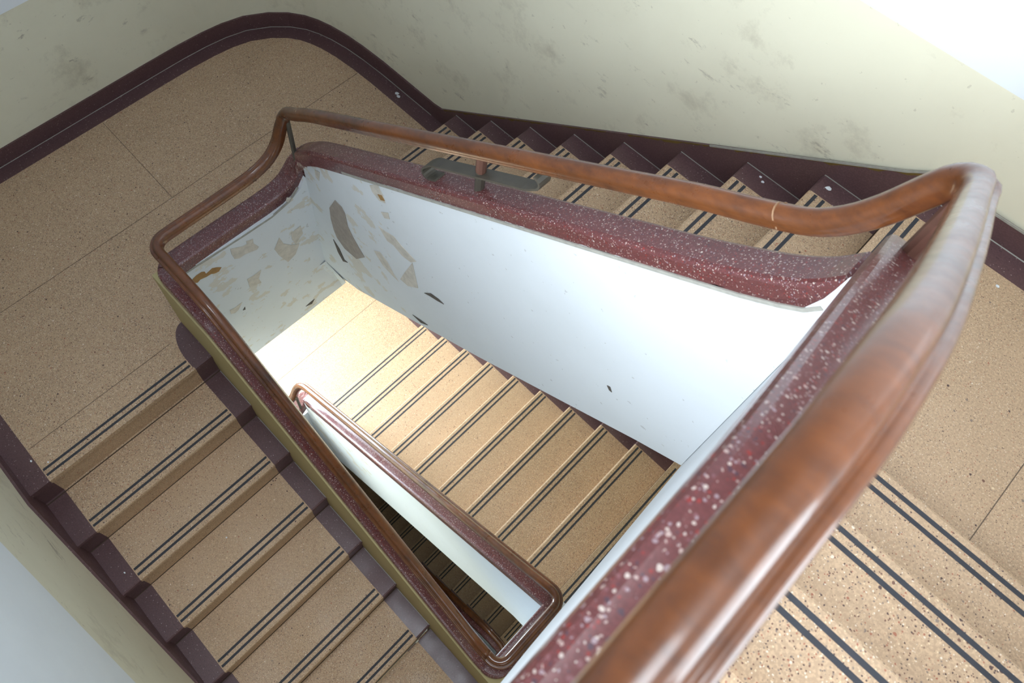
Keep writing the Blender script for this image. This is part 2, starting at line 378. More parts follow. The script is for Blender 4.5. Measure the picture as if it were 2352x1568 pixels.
def half_landing(z, xr_b, xr_c, th, label, wx=-1.84):
    # outline of the floor slab, leaving the well open: well starts at x = wx between y = -1.49 and -0.81
    pts = [(-3.3, -2.5), (xr_c, -2.5), (xr_c, -1.535), (wx - 0.005, -1.535), (wx - 0.005, -0.775), (xr_b, -0.775), (xr_b, 0.18), (-3.3, 0.18)]
    fl = put('floor', *slab(pts, z, th), TAN); tagst(fl, label)
    base = [(-3.208, -2.401)] + ARC
    inner = offset(base, 0.085); inner[0] = (inner[1][0], -2.401)
    end_o = (xr_b, 0.092); end_i = (xr_b, 0.007)
    V = []; F = []
    O = base + [end_o]; I = inner[:-1] + [(-2.40, 0.007), end_i]
    n = len(O)
    for (x, y) in O + I: V.append((x, y, z + 0.0012))
    for (x, y) in O + I: V.append((x, y, z - 0.003))
    for i in range(n - 1):
        F += [(i, i + 1, n + i + 1, n + i), (2 * n + i, 3 * n + i, 3 * n + i + 1, 2 * n + i + 1), (n + i, n + i + 1, 3 * n + i + 1, 3 * n + i), (i, 2 * n + i, 2 * n + i + 1, i + 1)]
    put('border', V, F, MAR, fl)
    put('border', *slab([(-3.123, -2.401), (xr_c, -2.401), (xr_c, -2.316), (-3.123, -2.316)], z + 0.0012, 0.004), MAR, fl)
    rp = [(wx + 0.02, -1.535), (wx - 0.075, -1.535)] + [(wx + 0.10 - 0.175 * math.cos(math.radians(t)), -1.535 - 0.089 * math.sin(math.radians(t))) for t in range(8, 91, 8)] + [(xr_c, -1.624), (xr_c, -1.535)]
    put('border', *slab(rp, z + 0.0012, 0.004), MAR, fl)
    return fl
fL = half_landing(-1.44, -9 * G + 0.012 + G, -1.70, 0.16, 'tan terrazzo floor of the wide half landing at the left, edged in dark maroon')
strips(fL, 0, -1.689, -1, -2.312, -1.628, -1.44)
for a_, b_, m_, nm in ((-2.316, -1.620, TAN, 'riser'), (-2.401, -2.316, MAR, 'border'), (-1.620, -1.535, MAR, 'border')):
    put(nm, *box(-1.725, -1.698, a_, b_, -1.61, -1.4395), m_, fL)
    if nm == 'border': put(nm, *box(-1.700, -1.687, a_, b_, -1.468, -1.4387), m_, fL)
    else: put('nosing', *box(-1.700, -1.687, a_, b_, -1.466, -1.4399), m_, fL)
joint(fL, -2.495, -2.31, -2.50, 0.0, -1.4395); joint(fL, -3.12, -1.17, -2.50, -1.18, -1.4395); joint(fL, -1.86, -2.31, -1.86, -1.63, -1.4395)
fL2 = half_landing(-4.04, -2.0, -1.78, 0.2, 'sunlit tan terrazzo floor of the lower half landing, seen down the well', wx=-1.96)
joint(fL2, -2.50, -1.17, -2.51, 0.0, -4.0395)
strips(fL2, 0, -1.78, -1, -2.312, -1.628, -4.04)
# upper landing at the right
fR = put('floor', *slab([(0.0, -0.775), (0.0, 0.18), (1.15, 0.18), (1.15, -0.76), (0.10, -0.76)], 0, 0.30), TAN); tagst(fR, 'pale tan terrazzo floor of the upper landing at the right edge')
put('border', *slab([(0.0, 0.007), (0.955, 0.007), (0.955, -0.776), (1.04, -0.776), (1.04, 0.092), (0.0, 0.092)], 0.0012, 0.004), MAR, fR)
strips(fR, 0, 0.0, 1, -0.77, 0.003, 0.0)
joint(fR, 0.585, -0.775, 0.605, 0.005, 0.0005)
put('riser', *box(0.010, 0.02, -0.775, 0.092, -0.18, -0.012), TAN, fR)
# top platform the photographer stands on
fS = put('floor', *slab([(0.10, -1.476), (1.15, -1.476), (1.15, -3.05), (0.10, -3.05)], 0.64, 0.3), TAN); tagst(fS, 'tan terrazzo floor of the top platform past the bottom right edge')
strips(fS, 1, -1.476, -1, 0.18, 0.95, 0.64)
# lower landing at the foot of the dim flight
fR2 = put('floor', *slab([(0.03, 0.18), (1.15, 0.18), (1.15, -2.5), (-0.306, -2.5), (-0.306, -1.535), (0.10, -1.535), (0.10, -1.06), (0.03, -1.06)], -2.56, 0.25), TAN); tagst(fR2, 'tan terrazzo floor of the shaded landing below the dim flight')
strips(fR2, 0, 0.032, 1, -0.97, 0.003, -2.56)
put('border', *slab([(-0.306, -1.535), (-0.306, -1.620), (0.185, -1.620), (0.185, -1.06), (0.10, -1.06), (0.10, -1.535)], -2.5588, 0.004), MAR, fR2)
put('border', *slab([(-0.306, -2.401), (1.04, -2.401), (1.04, -2.316), (-0.306, -2.316)], -2.5588, 0.004), MAR, fR2)
fR4 = put('floor', *slab([(-0.045, 0.18), (1.15, 0.18), (1.15, -2.5), (-0.18, -2.5), (-0.18, -1.535), (0.10, -1.535), (0.10, -1.06), (-0.045, -1.06)], -5.45, 0.2), TAN); tagst(fR4, 'dark tan floor deep at the bottom of the well, right side')
strips(fR4, 0, -0.045, 1, -0.97, 0.003, -5.45)
fL4 = put('floor', *slab([(-3.3, -2.5), (1.15, -2.5), (1.15, 0.18), (-3.3, 0.18)], -6.81, 0.2), TAN); tagst(fL4, 'dark tan floor at the very bottom of the stairwell')

# ------------------------------------------------------------------ walls
def panel(V, F, quad, mi, FM):
    n = len(V); V += quad; F.append(tuple(range(n, n + len(quad)))); FM.append(mi)
def wall(name, face_pts, normal, splitf, zlo, zhi, th=0.12):
    """face_pts: plan polyline of the visible face; splitf(i)->height of the paint line at point i"""
    V = []; F = []; FM = []; n = len(face_pts)
    back = [(p[0] + normal(i)[0] * th, p[1] + normal(i)[1] * th) for i, p in enumerate(face_pts)]
    for p in face_pts: V.append((p[0], p[1], zlo))
    for i, p in enumerate(face_pts): V.append((p[0], p[1], splitf(i)))
    for p in face_pts: V.append((p[0], p[1], zhi))
    for p in back: V.append((p[0], p[1], zlo))
    for p in back: V.append((p[0], p[1], zhi))
    for i in range(n - 1):
        F.append((i, i + 1, n + i + 1, n + i)); FM.append(0)
        F.append((n + i, n + i + 1, 2 * n + i + 1, 2 * n + i)); FM.append(1)
        F.append((3 * n + i, 4 * n + i, 4 * n + i + 1, 3 * n + i + 1)); FM.append(0)
        F.append((2 * n + i, 2 * n + i + 1, 4 * n + i + 1, 4 * n + i)); FM.append(1)
        F.append((i, 3 * n + i, 3 * n + i + 1, i + 1)); FM.append(0)
    for i in (0, n - 1):
        F.append((i, n + i, 2 * n + i, 4 * n + i, 3 * n + i)); FM.append(0)
    o = put(name, V, F, [CREAM, WHITE], None, FM); return tagst(o)
def rect_wall(name, pts_boxes, mats=(CREAM, WHITE)):
    V = []; F = []; FM = []
    for (b, mi) in pts_boxes:
        v, f = box(*b); n = len(V); V += v; F += [tuple(i + n for i in q) for q in f]; FM += [mi] * len(f)
    return tagst(put(name, V, F, list(mats), None, FM))
ZB, ZT = -6.8, 3.9
# back wall (cream, along the upper right flight) with the curved corner into the left wall
arcw = [(x, y) for x, y in offset(ARC, -0.010)]
bp = arcw + [(-2.162, 0.102), (-1.6, 0.102), (-1.0, 0.102), (-0.55, 0.102), (0.44, 0.102)]
def dadoB(i):
    x = bp[i][0]
    if x <= -2.162: return -0.705
    if x >= -0.55: return 0.407
    return -0.705 + (x + 2.162) * (0.407 + 0.705) / (2.162 - 0.55)
def nrm(i, P=None):
    P = bp; a = Vector(P[max(i - 1, 0)]); b = Vector(P[min(i + 1, len(P) - 1)]); t = (b - a).normalized(); return (-t.y, t.x)
wall('wall_back', bp, nrm, dadoB, -3.9, ZT)
rect_wall('wall_back', [((0.44, 1.05, 0.102, 0.222, -3.9, 0.407), 0), ((0.44, 1.05, 0.102, 0.222, 0.407, 1.15), 1), ((0.44, 1.05, 0.102, 0.222, 2.35, ZT), 1), ((1.0, 1.05, 0.102, 0.222, 1.15, 2.35), 1)])
v, f = join(box(0.44, 0.47, 0.15, 0.19, 1.15, 2.35), box(0.97, 1.0, 0.15, 0.19, 1.15, 2.35), box(0.47, 0.97, 0.15, 0.19, 1.15, 1.18), box(0.47, 0.97, 0.15, 0.19, 2.32, 2.35), box(0.71, 0.73, 0.155, 0.185, 1.18, 2.32))
tagst(put('added_window_3', v, f, WHITE))  # frame added for the back fill lamp, out of view
# (the lower storey repeats the same wall)
wall('wall_back', bp, nrm, lambda i: -4.5, ZB, -3.9)
rect_wall('wall_back', [((0.44, 1.05, 0.102, 0.222, ZB, -3.9), 0)])
# left wall: three pieces round the lower window
yl0, yl1 = -2.411, -0.80
rect_wall('wall_left', [((-3.34, -3.218, yl0, yl1, -1.62, -0.705), 0), ((-3.34, -3.218, yl0, yl1, -0.705, ZT), 1),
                        ((-3.34, -3.218, yl0, yl1, -3.3, -3.30 + 0.0005), 0),
                        ((-3.34, -3.218, yl0, yl1, -6.8, -3.30), 0), ((-3.34, -3.218, yl0, -1.95, -3.30, -2.2), 1), ((-3.34, -3.218, -0.82, yl1, -3.30, -2.2), 1), ((-3.34, -3.218, yl0, yl1, -2.2, -1.62), 1)])
v, f = join(box(-3.33, -3.27, -1.95, -1.91, -3.3, -2.2), box(-3.33, -3.27, -0.86, -0.82, -3.3, -2.2), box(-3.33, -3.27, -1.91, -0.86, -3.3, -3.26), box(-3.33, -3.27, -1.91, -0.86, -2.24, -2.2), box(-3.32, -3.28, -1.40, -1.37, -3.26, -2.24))
tagst(put('window_1', v, f, WHITE))
# front wall beside the dim flight: paint line follows the stairs
xs = [-3.34, -1.35, -0.80, -0.15, 0.10]
zs = [-0.705, -0.705, -1.09, -1.545, -1.72]
V = []; F = []; FM = []
def seg(x0, x1, za, zb, zc, zd, mi):
    V0 = [(x0, -2.411, za), (x1, -2.411, zb), (x1, -2.411, zd), (x0, -2.411, zc), (x0, -2.53, za), (x1, -2.53, zb), (x1, -2.53, zd), (x0, -2.53, zc)]
    n = len(V); V.extend(V0); F.extend([tuple(q + n for q in r) for r in ((0, 1, 2, 3), (7, 6, 5, 4), (0, 4, 5, 1), (3, 2, 6, 7), (0, 3, 7, 4), (1, 5, 6, 2))]); FM.extend([mi] * 6)
for i in range(4):
    seg(xs[i], xs[i + 1], -3.9, -3.9, zs[i], zs[i + 1], 0); seg(xs[i], xs[i + 1], zs[i], zs[i + 1], ZT if i < 2 else 0.35, ZT if i < 2 else 0.35, 1)
seg(-0.80, -0.15, 1.65, 1.65, ZT, ZT, 1)
seg(0.10, 1.15, -3.9, -3.9, -1.85, -1.85, 0); seg(0.10, 1.15, -1.85, -1.85, 0.335, 0.335, 1)
seg(-3.34, 1.15, ZB, ZB, -3.9, -3.9, 0)
tagst(put('wall_front', V, F, [CREAM, WHITE], None, FM))
# right wall with its window and an opening added for the fill, platform walls with the big window
rect_wall('wall_right', [((1.05, 1.16, -3.06, 0.102, ZB, -1.66), 0), ((1.05, 1.16, -3.06, -2.5, -1.66, -0.84), 0), ((1.05, 1.16, -1.7, 0.102, -1.66, -0.84), 0), ((1.05, 1.16, -3.06, 0.102, -0.84, 0.8), 0), ((1.05, 1.16, -3.06, 0.102, 0.8, 1.36), 1), ((1.05, 1.16, -3.06, -1.90, 1.36, 1.76), 1), ((1.05, 1.16, -0.70, 0.102, 1.36, 1.76), 1), ((1.05, 1.16, -3.06, 0.102, 1.76, 3.0), 1), ((1.05, 1.16, -3.06, 0.102, 3.0, ZT), 1)])
rect_wall('wall_platform', [((-0.15, 1.05, -3.05, -2.92, 0.3, 2.3), 0), ((-0.15, -0.11, -3.05, -2.92, 2.3, 3.6), 1), ((0.95, 1.05, -3.05, -2.92, 2.3, 3.6), 1), ((-0.15, 1.05, -3.05, -2.92, 3.6, ZT), 1),
                            ((-0.25, -0.15, -3.05, -2.53, 1.0, ZT), 1), ((-0.15, 0.10, -3.05, -2.53, -0.1, 0.3), 1)])
v, f = join(box(-0.80, -0.76, -2.52, -2.48, 0.35, 1.65), box(0.06, 0.10, -2.52, -2.48, 0.35, 1.65), box(-0.76, 0.06, -2.52, -2.48, 0.35, 0.39), box(-0.76, 0.06, -2.52, -2.48, 1.61, 1.65), box(-0.37, -0.34, -2.51, -2.49, 0.39, 1.61))
tagst(put('added_window_4', v, f, WHITE))  # frame added around the front fill lamp, out of view
v, f = join(box(-0.11, -0.07, -3.04, -3.0, 2.3, 3.6), box(0.91, 0.95, -3.04, -3.0, 2.3, 3.6), box(-0.07, 0.91, -3.04, -3.0, 2.3, 2.34), box(-0.07, 0.91, -3.04, -3.0, 3.56, 3.6), box(0.41, 0.44, -3.03, -3.01, 2.34, 3.56))
v2, f2 = v, f
v, f = join(box(1.08, 1.12, -2.5, -2.46, -1.66, -0.84), box(1.08, 1.12, -1.74, -1.7, -1.66, -0.84), box(1.08, 1.12, -2.46, -1.74, -1.66, -1.62), box(1.08, 1.12, -2.46, -1.74, -0.88, -0.84))
tagst(put('added_window_6', v, f, WHITE))  # frame added for the fill lamp over the lower landing
v, f = join(box(1.08, 1.12, -1.90, -1.87, 1.36, 1.76), box(1.08, 1.12, -0.73, -0.70, 1.36, 1.76), box(1.08, 1.12, -1.87, -0.73, 1.36, 1.39), box(1.08, 1.12, -1.87, -0.73, 1.73, 1.76), box(1.09, 1.11, -1.31, -1.29, 1.39, 1.73))
tagst(put('window_7', v, f, WHITE))
v, f = v2, f2
tagst(put('window_2', v, f, WHITE))
tagst(put('ceiling', *box(-3.34, 1.16, -3.06, 0.22, ZT, ZT + 0.15), WHITE))
v, f = join(box(-0.99, -0.95, -2.39, -1.01, 3.78, 3.9), box(0.45, 0.49, -2.39, -1.01, 3.78, 3.9), box(-0.95, 0.45, -2.39, -2.35, 3.78, 3.9), box(-0.95, 0.45, -1.05, -1.01, 3.78, 3.9))
tagst(put('added_skylight', v, f, WHITE))  # skylight frame added around the overhead fill lamp

# ------------------------------------------------------------------ skirting
def skirt_poly(path, z0, hts, th=0.010, name='baseboard_back', mat=MAR, lo=0.3):
    """path faces in plan, hts = top height above z0 at each point (absolute z)"""
    n = len(path); off = offset(path, -th); V = []
    for i, (x, y) in enumerate(path): V += [(x, y, hts[i]), (x, y, z0[i])]
    for i, (x, y) in enumerate(off): V += [(x, y, hts[i]), (x, y, z0[i])]
    F = []; m = 2 * n
    for i in range(n - 1):
        a = 2 * i; b = 2 * (i + 1)
        F += [(a, a + 1, b + 1, b), (m + a, m + b, m + b + 1, m + a + 1), (a, b, m + b, m + a), (a + 1, m + a + 1, m + b + 1, b + 1)]
    F += [(0, m, m + 1, 1), (2 * n - 2, 2 * n - 1, 4 * n - 1, 4 * n - 2)]
    return V, F
pathL = [(-3.208, -2.401)] + ARC + [(-2.008, 0.092), (-1.95, 0.092), (-0.05, 0.092), (0.0, 0.092), (1.05, 0.092)]
top = [-1.343] * (len(ARC) + 1) + [-1.344, -1.335, 0.03, 0.075, 0.095]
botz = [-1.46] * (len(ARC) + 1) + [-1.50, -1.62, -0.28, -0.25, -0.02]
bb = put('baseboard_back', *skirt_poly(pathL, botz, top), MAR); tagst(bb)
# pale bead where the skirting meets the landing border
def bead(path, z, r=0.0022):
    pts = offset(path, 0.001); P = [(x, y, z + 0.0014) for x, y in pts]
    return sweep(P, [(-r, 0), (0, r), (r, 0), (0, -r)])
put('joint_and_glint_line', *bead([(-3.208, -2.39)] + ARC + [(-2.02, 0.092)], -1.44), PUTTY, bb)
put('joint_and_glint_line', *bead([(0.01, 0.092), (1.03, 0.092)], 0.0), PUTTY, bb)
# putty / yellow paint smears along the top of the sloping skirting
sm = []
x = -1.93
while x < -0.05:
    L_ = random.uniform(0.04, 0.13); z = lambda q: -1.335 + (q + 1.95) * (1.365 / 1.90)
    if random.random() < 0.8:
        h = random.uniform(0.006, 0.013)
        n_ = 5; tp = [(x + L_ * i / n_, z(x + L_ * i / n_) + 0.001) for i in range(n_ + 1)]
        bt = [(x + L_ * i / n_, z(x + L_ * i / n_) - h * (0.3 + random.random()) * (1 if 0 < i < n_ else 0.2)) for i in range(n_ + 1)]
        sm.append(wallprism(tp, bt, 0.0912, 0.0921))
    x += L_ * 0.9
put('paint_smear', *join(*sm), SMEAR, bb)
tp = [(-1.0, 0), (1.05, 0)]
put('filler_line', *sweep([(-0.60, 0.0915, -0.365), (-0.05, 0.0915, 0.033), (0.0, 0.0915, 0.078), (1.04, 0.0915, 0.098)], [(-0.002, -0.003), (0.002, -0.003), (0.002, 0.004), (-0.002, 0.004)]), PUTTY, bb)
lf = put('baseboard_front', *wallprism([(-3.2, -1.343), (-1.62, -1.355), (-0.25, -2.36), (0.1, -2.44), (1.05, -2.46)], [(-3.2, -1.45), (-1.78, -1.45), (-1.76, -1.74), (-0.33, -2.60), (1.05, -2.60)], -2.411, -2.401), MAR); tagst(lf)
# lower storey skirting on the back wall
lb = put('baseboard_back', *wallprism([(-2.9, -3.94), (-2.12, -3.94), (0.0, -2.49), (1.04, -2.46)], [(-2.9, -4.06), (-2.05, -4.06), (0.0, -2.7), (1.04, -2.7)], 0.092, 0.1015), MAR); tagst(lb)

# ------------------------------------------------------------------ parapets round the upper well
def yB(x): return -0.858 if x > -1.5 else -0.858 + (x + 1.5) * (0.028 / -0.30)
def capB(x): return 0.585 + 0.70 * x
tPB = root('parapet_wall', (-0.9, -0.81, -1.45), 'white plastered parapet with maroon coping rising along the brightly lit flight', 'parapet')
topB = [(-1.80, -0.80), (-1.765, -0.745), (-1.70, -0.685), (-1.6, capB(-1.6) - 0.065), (-1.2, capB(-1.2) - 0.06), (-0.2, capB(-0.2) - 0.06), (-0.06, 0.50), (0.0, 0.585), (0.029, 0.66)]
botB = [(-1.76, -1.66), (-1.60, -1.511), (-1.378, -1.368), (-1.084, -1.178), (-0.752, -0.96), (-0.364, -0.688), (-0.114, -0.511), (0.029, -0.42)]
botB[0] = (-1.80, -1.66)
topB = sorted(topB + [(-1.5, capB(-1.5) - 0.06)]); bB = put('plaster_wall', *wallgrid(topB, botB, yB, -0.776), [WELL], tPB)
def path_cap():
    """centre line of the coping top, split into its runs"""
    C_ = [(-2.0 + 0 * 0, 0, 0)]
    cr = 0.05
    low = [(0.055 - 0.0, -1.484, -1.98)]
    c = []
    # C run: from the low end to the corner
    cC = [(0.0, -1.484, -2.00), (-0.06, -1.484, -1.985), (-0.14, -1.484, -1.935)] + [(x, -1.484, -2.03 - 0.6957 * x) for x in (-0.25, -0.5, -0.8, -1.1, -1.35, -1.46)] + [(-1.55, -1.484, -0.965), (-1.62, -1.484, -0.952), (-1.75, -1.484, -0.95), (-1.835, -1.484, -0.95)]
    c1 = arc_corner((-1.835, -1.439), 0.045, 270, 180, -0.95, -0.95)
    cL = [(-1.880, -1.40, -0.95), (-1.878, -1.2, -0.95), (-1.872, -1.02, -0.947), (-1.868, -0.95, -0.938), (-1.864, -0.90, -0.915)]
    c2 = arc_corner((-1.812, -0.860), 0.05, 180, 90, -0.875, -0.725, 6)
    cB = [(-1.765, -0.811, -0.675), (-1.70, -0.813, -0.612)] + [(x, -0.814, capB(x)) for x in (-1.6, -1.2, -0.8, -0.4, -0.25)] + [(-0.15, -0.814, 0.488), (-0.08, -0.814, 0.548), (-0.03, -0.814, 0.605), (0.005, -0.814, 0.665)]
    return cC, c1, cL, c2, cB
cC, c1, cL, c2, cB = path_cap()
full_u = cC + c1[1:] + cL[1:] + c2[1:] + cB[1:]
def dedupe(P):
    out = [P[0]]
    for p in P[1:]:
        if (Vector(p) - Vector(out[-1])).length > 0.004: out.append(p)
    return out
runC = dedupe(cC + c1[:4]); runL = dedupe([c1[3]] + c1[4:] + cL + c2[:4]); runB = dedupe([c2[3]] + c2[4:] + cB)
def capmesh(run, parent, mat=CAP, pr=CAPP):
    run = dedupe(smoothpath(run, 0.02))
    V, F = sweep(run, pr); return put('coping', V, F, mat, parent, smooth=False)
tPC = root('parapet_wall', (-0.9, -1.49, -2.6), 'olive parapet with dark maroon coping descending beside the dim flight at the left', 'parapet')
tPL = root('parapet_wall', (-1.87, -1.15, -1.44), 'short level parapet of the half landing with peeling white plaster', 'parapet')
capmesh(runC, tPC); capmesh(runL, tPL); capmesh(runB, tPB)
# grey filler bead under the coping, well side
put('filler_line', *sweep([(x, yB(x) - 0.001, capB(x) - 0.066) for x in (-1.60, -1.4, -1.0, -0.6, -0.25)] + [(-0.12, -0.859, 0.436), (-0.05, -0.859, 0.492), (-0.01, -0.859, 0.530), (0.012, -0.859, 0.57)], [(-0.003, -0.006), (0.003, -0.006), (0.003, 0.004), (-0.003, 0.004)]), PUTTY, tPB)
# C body
topC = [(x, z - 0.05) for x, y, z in reversed(cC)]
topC = [(-1.835, -1.01), (-1.55, -1.02), (-1.46, -1.07)] + [(x, -2.09 - 0.6957 * x) for x in (-1.35, -0.8, -0.25)] + [(-0.06, -2.04), (0.10, -2.05)]
botC = [(-1.835, -1.62), (-1.69, -1.62), (-0.2, -2.72), (0.10, -2.81)]
V, F = wallgrid(topC, botC, -1.535, -1.442)
oC = put('plaster_wall', V, F, [OLIVE, WELL], tPC, [1 if (q < len(F) - 2 and q % 4 == 2) else 0 for q in range(len(F))])
# L body (well face slightly out of square, like the real one)
LT = [(-1.445, -1.008), (-1.15, -1.008), (-1.02, -1.006), (-0.95, -0.998), (-0.90, -0.975), (-0.865, -0.95), (-0.83, -0.90)]
LB = [(-1.445, -2.0), (-1.305, -1.99), (-0.98, -1.955), (-0.86, -1.935), (-0.83, -1.66)]
fxL = lambda y: -1.84 + (y + 1.445) * (0.04 / 0.615)
ys = sorted({p[0] for p in LT} | {p[0] for p in LB}); V = []; F = []
for y in ys: V += [(fxL(y), y, interp(LT, y)), (fxL(y), y, interp(LB, y)), (-1.915, y, interp(LB, y)), (-1.915, y, interp(LT, y))]
n = len(ys)
for i in range(n - 1):
    for j in range(4): F.append((4 * i + j, 4 * i + (j + 1) % 4, 4 * i + 4 + (j + 1) % 4, 4 * i + 4 + j))
F += [(0, 1, 2, 3), tuple(4 * (n - 1) + j for j in (3, 2, 1, 0))]
bL = put('plaster_wall', V, F, [WELL, OLIVE], tPL, [1 if (q < len(F) - 2 and q % 4 == 2) else 0 for q in range(len(F))])
V = [(-1.802, -0.862, -1.60), (-1.802, -0.862, -1.935), (-1.796, -0.765, -1.925), (-1.70, -0.80, -1.722), (-1.60, -0.857, -1.511), (-1.79, -0.832, -1.58)]
put('corner_flare', V + [(-1.90, -0.70, -1.93)], [(0, 1, 2), (0, 2, 5), (5, 2, 3), (5, 3, 4), (1, 6, 2), (2, 6, 3), (3, 6, 4), (4, 6, 5), (5, 6, 0), (0, 6, 1)], WELL, tPL)
# C-side end block of L so that the corner is closed
put('plaster_wall', *box(-1.915, -1.835, -1.535, -1.445, -1.62, -1.01), OLIVE, tPC)
put('filler_line', *sweep([(-1.838, -1.43, -1.017), (-1.822, -1.16, -1.017), (-1.813, -1.02, -1.012), (-1.807, -0.93, -0.985), (-1.803, -0.875, -0.93)], [(-0.003, -0.005), (0.003, -0.005), (0.003, 0.004), (-0.003, 0.004)]), PUTTY, tPL)
# beam under the half landing behind the well face
put('beam', *box(-2.1, -1.916, -1.53, -0.78, -1.95, -1.6), WELL, tPL)

# peeled patches
SPL = [(-0.012, 0.530), (0.004, 0.592), (0.008, 0.632), (0.011, 0.678), (0.018, 0.705), (0.025, 0.69), (0.027, 0.646), (0.027, 0.603), (0.026, 0.540)]
PB = {'big': [(-1.568, -0.792), (-1.629, -0.918), (-1.637, -1.008), (-1.63, -1.086), (-1.615, -1.132), (-1.561, -1.153), (-1.472, -1.124), (-1.411, -1.034), (-1.44, -0.998), (-1.472, -0.951), (-1.497, -0.898), (-1.502, -0.809), (-1.52, -0.785)], 'a': [(-1.318, -0.427), (-1.273, -0.376), (-1.25, -0.416), (-1.239, -0.451), (-1.272, -0.471), (-1.307, -0.455)], 'b': [(-1.276, -0.435), (-1.254, -0.418), (-1.24, -0.437), (-1.262, -0.455)], 'c': [(-1.293, -0.657), (-1.257, -0.651), (-1.208, -0.63), (-1.163, -0.648), (-1.129, -0.655), (-1.09, -0.662), (-1.119, -0.705), (-1.166, -0.717), (-1.213, -0.699), (-1.249, -0.709)], 'd': [(-1.339, -0.892), (-1.303, -0.857), (-1.261, -0.879), (-1.227, -0.932), (-1.198, -0.958), (-1.236, -0.958), (-1.292, -0.946)], 'e': [(-1.051, -0.85), (-1.015, -0.804), (-0.973, -0.791), (-0.945, -0.793), (-0.98, -0.814), (-1.02, -0.832)], 'f': [(-1.159, -0.833), (-1.112, -0.699), (-1.097, -0.786), (-1.085, -0.858), (-1.143, -0.92), (-1.188, -0.924)], 'g': [(-1.655, -1.198), (-1.612, -1.224), (-1.585, -1.283), (-1.557, -1.27), (-1.599, -1.316), (-1.633, -1.28)], 'h': [(-1.125, -1.147), (-1.08, -1.125), (-1.033, -1.107), (-1.073, -1.146)], 'i': [(-0.269, -0.344), (-0.259, -0.338), (-0.247, -0.358), (-0.257, -0.359)], 'j': [(-1.693, -0.728), (-1.654, -0.703), (-1.675, -0.782), (-1.696, -0.78)], 'k': [(-1.269, -0.538), (-1.229, -0.5), (-1.223, -0.534), (-1.252, -0.558)]}
PL = {'orange': [(-1.425, -1.087), (-1.399, -1.076), (-1.375, -1.075), (-1.363, -1.085), (-1.361, -1.106), (-1.329, -1.095), (-1.308, -1.111), (-1.294, -1.127), (-1.31, -1.142), (-1.329, -1.139), (-1.344, -1.126), (-1.366, -1.125), (-1.393, -1.117), (-1.408, -1.126), (-1.419, -1.116)], 'beige': [(-1.23, -1.045), (-1.178, -1.08), (-1.159, -1.082), (-1.157, -1.061), (-1.127, -1.074), (-1.132, -1.104), (-1.115, -1.151), (-1.126, -1.161), (-1.152, -1.151), (-1.182, -1.141), (-1.21, -1.143), (-1.23, -1.128), (-1.234, -1.084)], 'c': [(-1.016, -1.179), (-1.053, -1.24), (-1.041, -1.306), (-1.011, -1.398), (-0.966, -1.376), (-0.934, -1.317), (-0.974, -1.286), (-1.005, -1.242)], 'd': [(-0.958, -1.202), (-0.906, -1.194), (-0.905, -1.257), (-0.953, -1.301), (-0.962, -1.249)], 'e': [(-0.933, -0.948), (-0.909, -0.97), (-0.908, -0.987), (-0.928, -0.991), (-0.942, -0.969)], 'f': [(-1.341, -1.471), (-1.315, -1.477), (-1.291, -1.473), (-1.275, -1.472), (-1.306, -1.512), (-1.326, -1.518), (-1.343, -1.504)], 'g': [(-1.215, -1.326), (-1.181, -1.329), (-1.141, -1.323), (-1.165, -1.377), (-1.16, -1.42), (-1.199, -1.407), (-1.218, -1.397), (-1.215, -1.355)], 'h': [(-1.288, -1.539), (-1.273, -1.523), (-1.276, -1.546)], 'i': [(-0.992, -1.878), (-0.963, -1.87), (-0.935, -1.865), (-0.956, -1.894)]}
def patch(parent, pts3, nrm_, mat, th=0.0008):
    N = Vector(nrm_) * (th + 0.0012)
    P = [Vector(p) + N for p in pts3]
    put('peeled_patch', *prism(P, 0, -N * 0.9), mat, parent)
pm = dict(big=BARE, a=PALE, b=ORANGE, c=PALE, d=PALE, e=TEAR, f=PALE, g=TEAR, h=TEAR, i=TEAR, j=PALE, k=PALE)
for k, P in PB.items():
    patch(tPB, [(x, yB(x) - (0.0018 if k == 'b' else 0.0004), z) for x, z in P], (0, -1, 0), pm[k])
pm = dict(orange=ORANGE, beige=PALE, c=PALE, d=PALE, e=PALE, f=PALE, g=PALE, h=TEAR, i=TEAR)
for k, P in PL.items():
    patch(tPL, [(fxL(y) + 0.0004, y, z) for y, z in P], (1, 0, 0), pm[k])

patch(tPB, [(x, -0.858, z) for x, z in SPL], (0, -1, 0), WHITE)
# A parapet: rises along the short flight, flat along the platform
def capA(y): return 0.197 - 0.6957 * y if y > -1.5 else 1.24
cA = [(0.055, -0.775, 0.735), (0.055, -0.80, 0.755), (0.055, -1.0, capA(-1.0)), (0.055, -1.2, capA(-1.2)), (0.055, -1.40, capA(-1.4)), (0.055, -1.47, 1.215), (0.055, -1.54, 1.238), (0.055, -1.7, 1.24), (0.055, -2.0, 1.24), (0.055, -2.5, 1.24)]
tPA = root('parapet_wall', (0.055, -1.5, -0.43), 'near parapet with wide chip-speckled maroon coping under the blurred rail, lower right', 'parapet')
capmesh(cA, tPA)
pts = [(-0.775, 0.68)] + [(y, capA(y) - 0.062) for y in (-0.85, -1.0, -1.2, -1.4)] + [(-1.54, 1.177), (-2.5, 1.177)]
botA = [(-2.5, 0.36), (-1.70, 0.36), (-1.60, 0.22), (-1.50, 0.14), (-1.35, 0.01), (-1.09, -0.225), (-0.848, -0.44), (-0.775, -0.44)]
poly = [(0.030, y, z) for y, z in pts] + [(0.030, y, z) for y, z in botA]
put('plaster_wall', *prism(poly, 0, (0.064, 0, 0)), WELL, tPA)


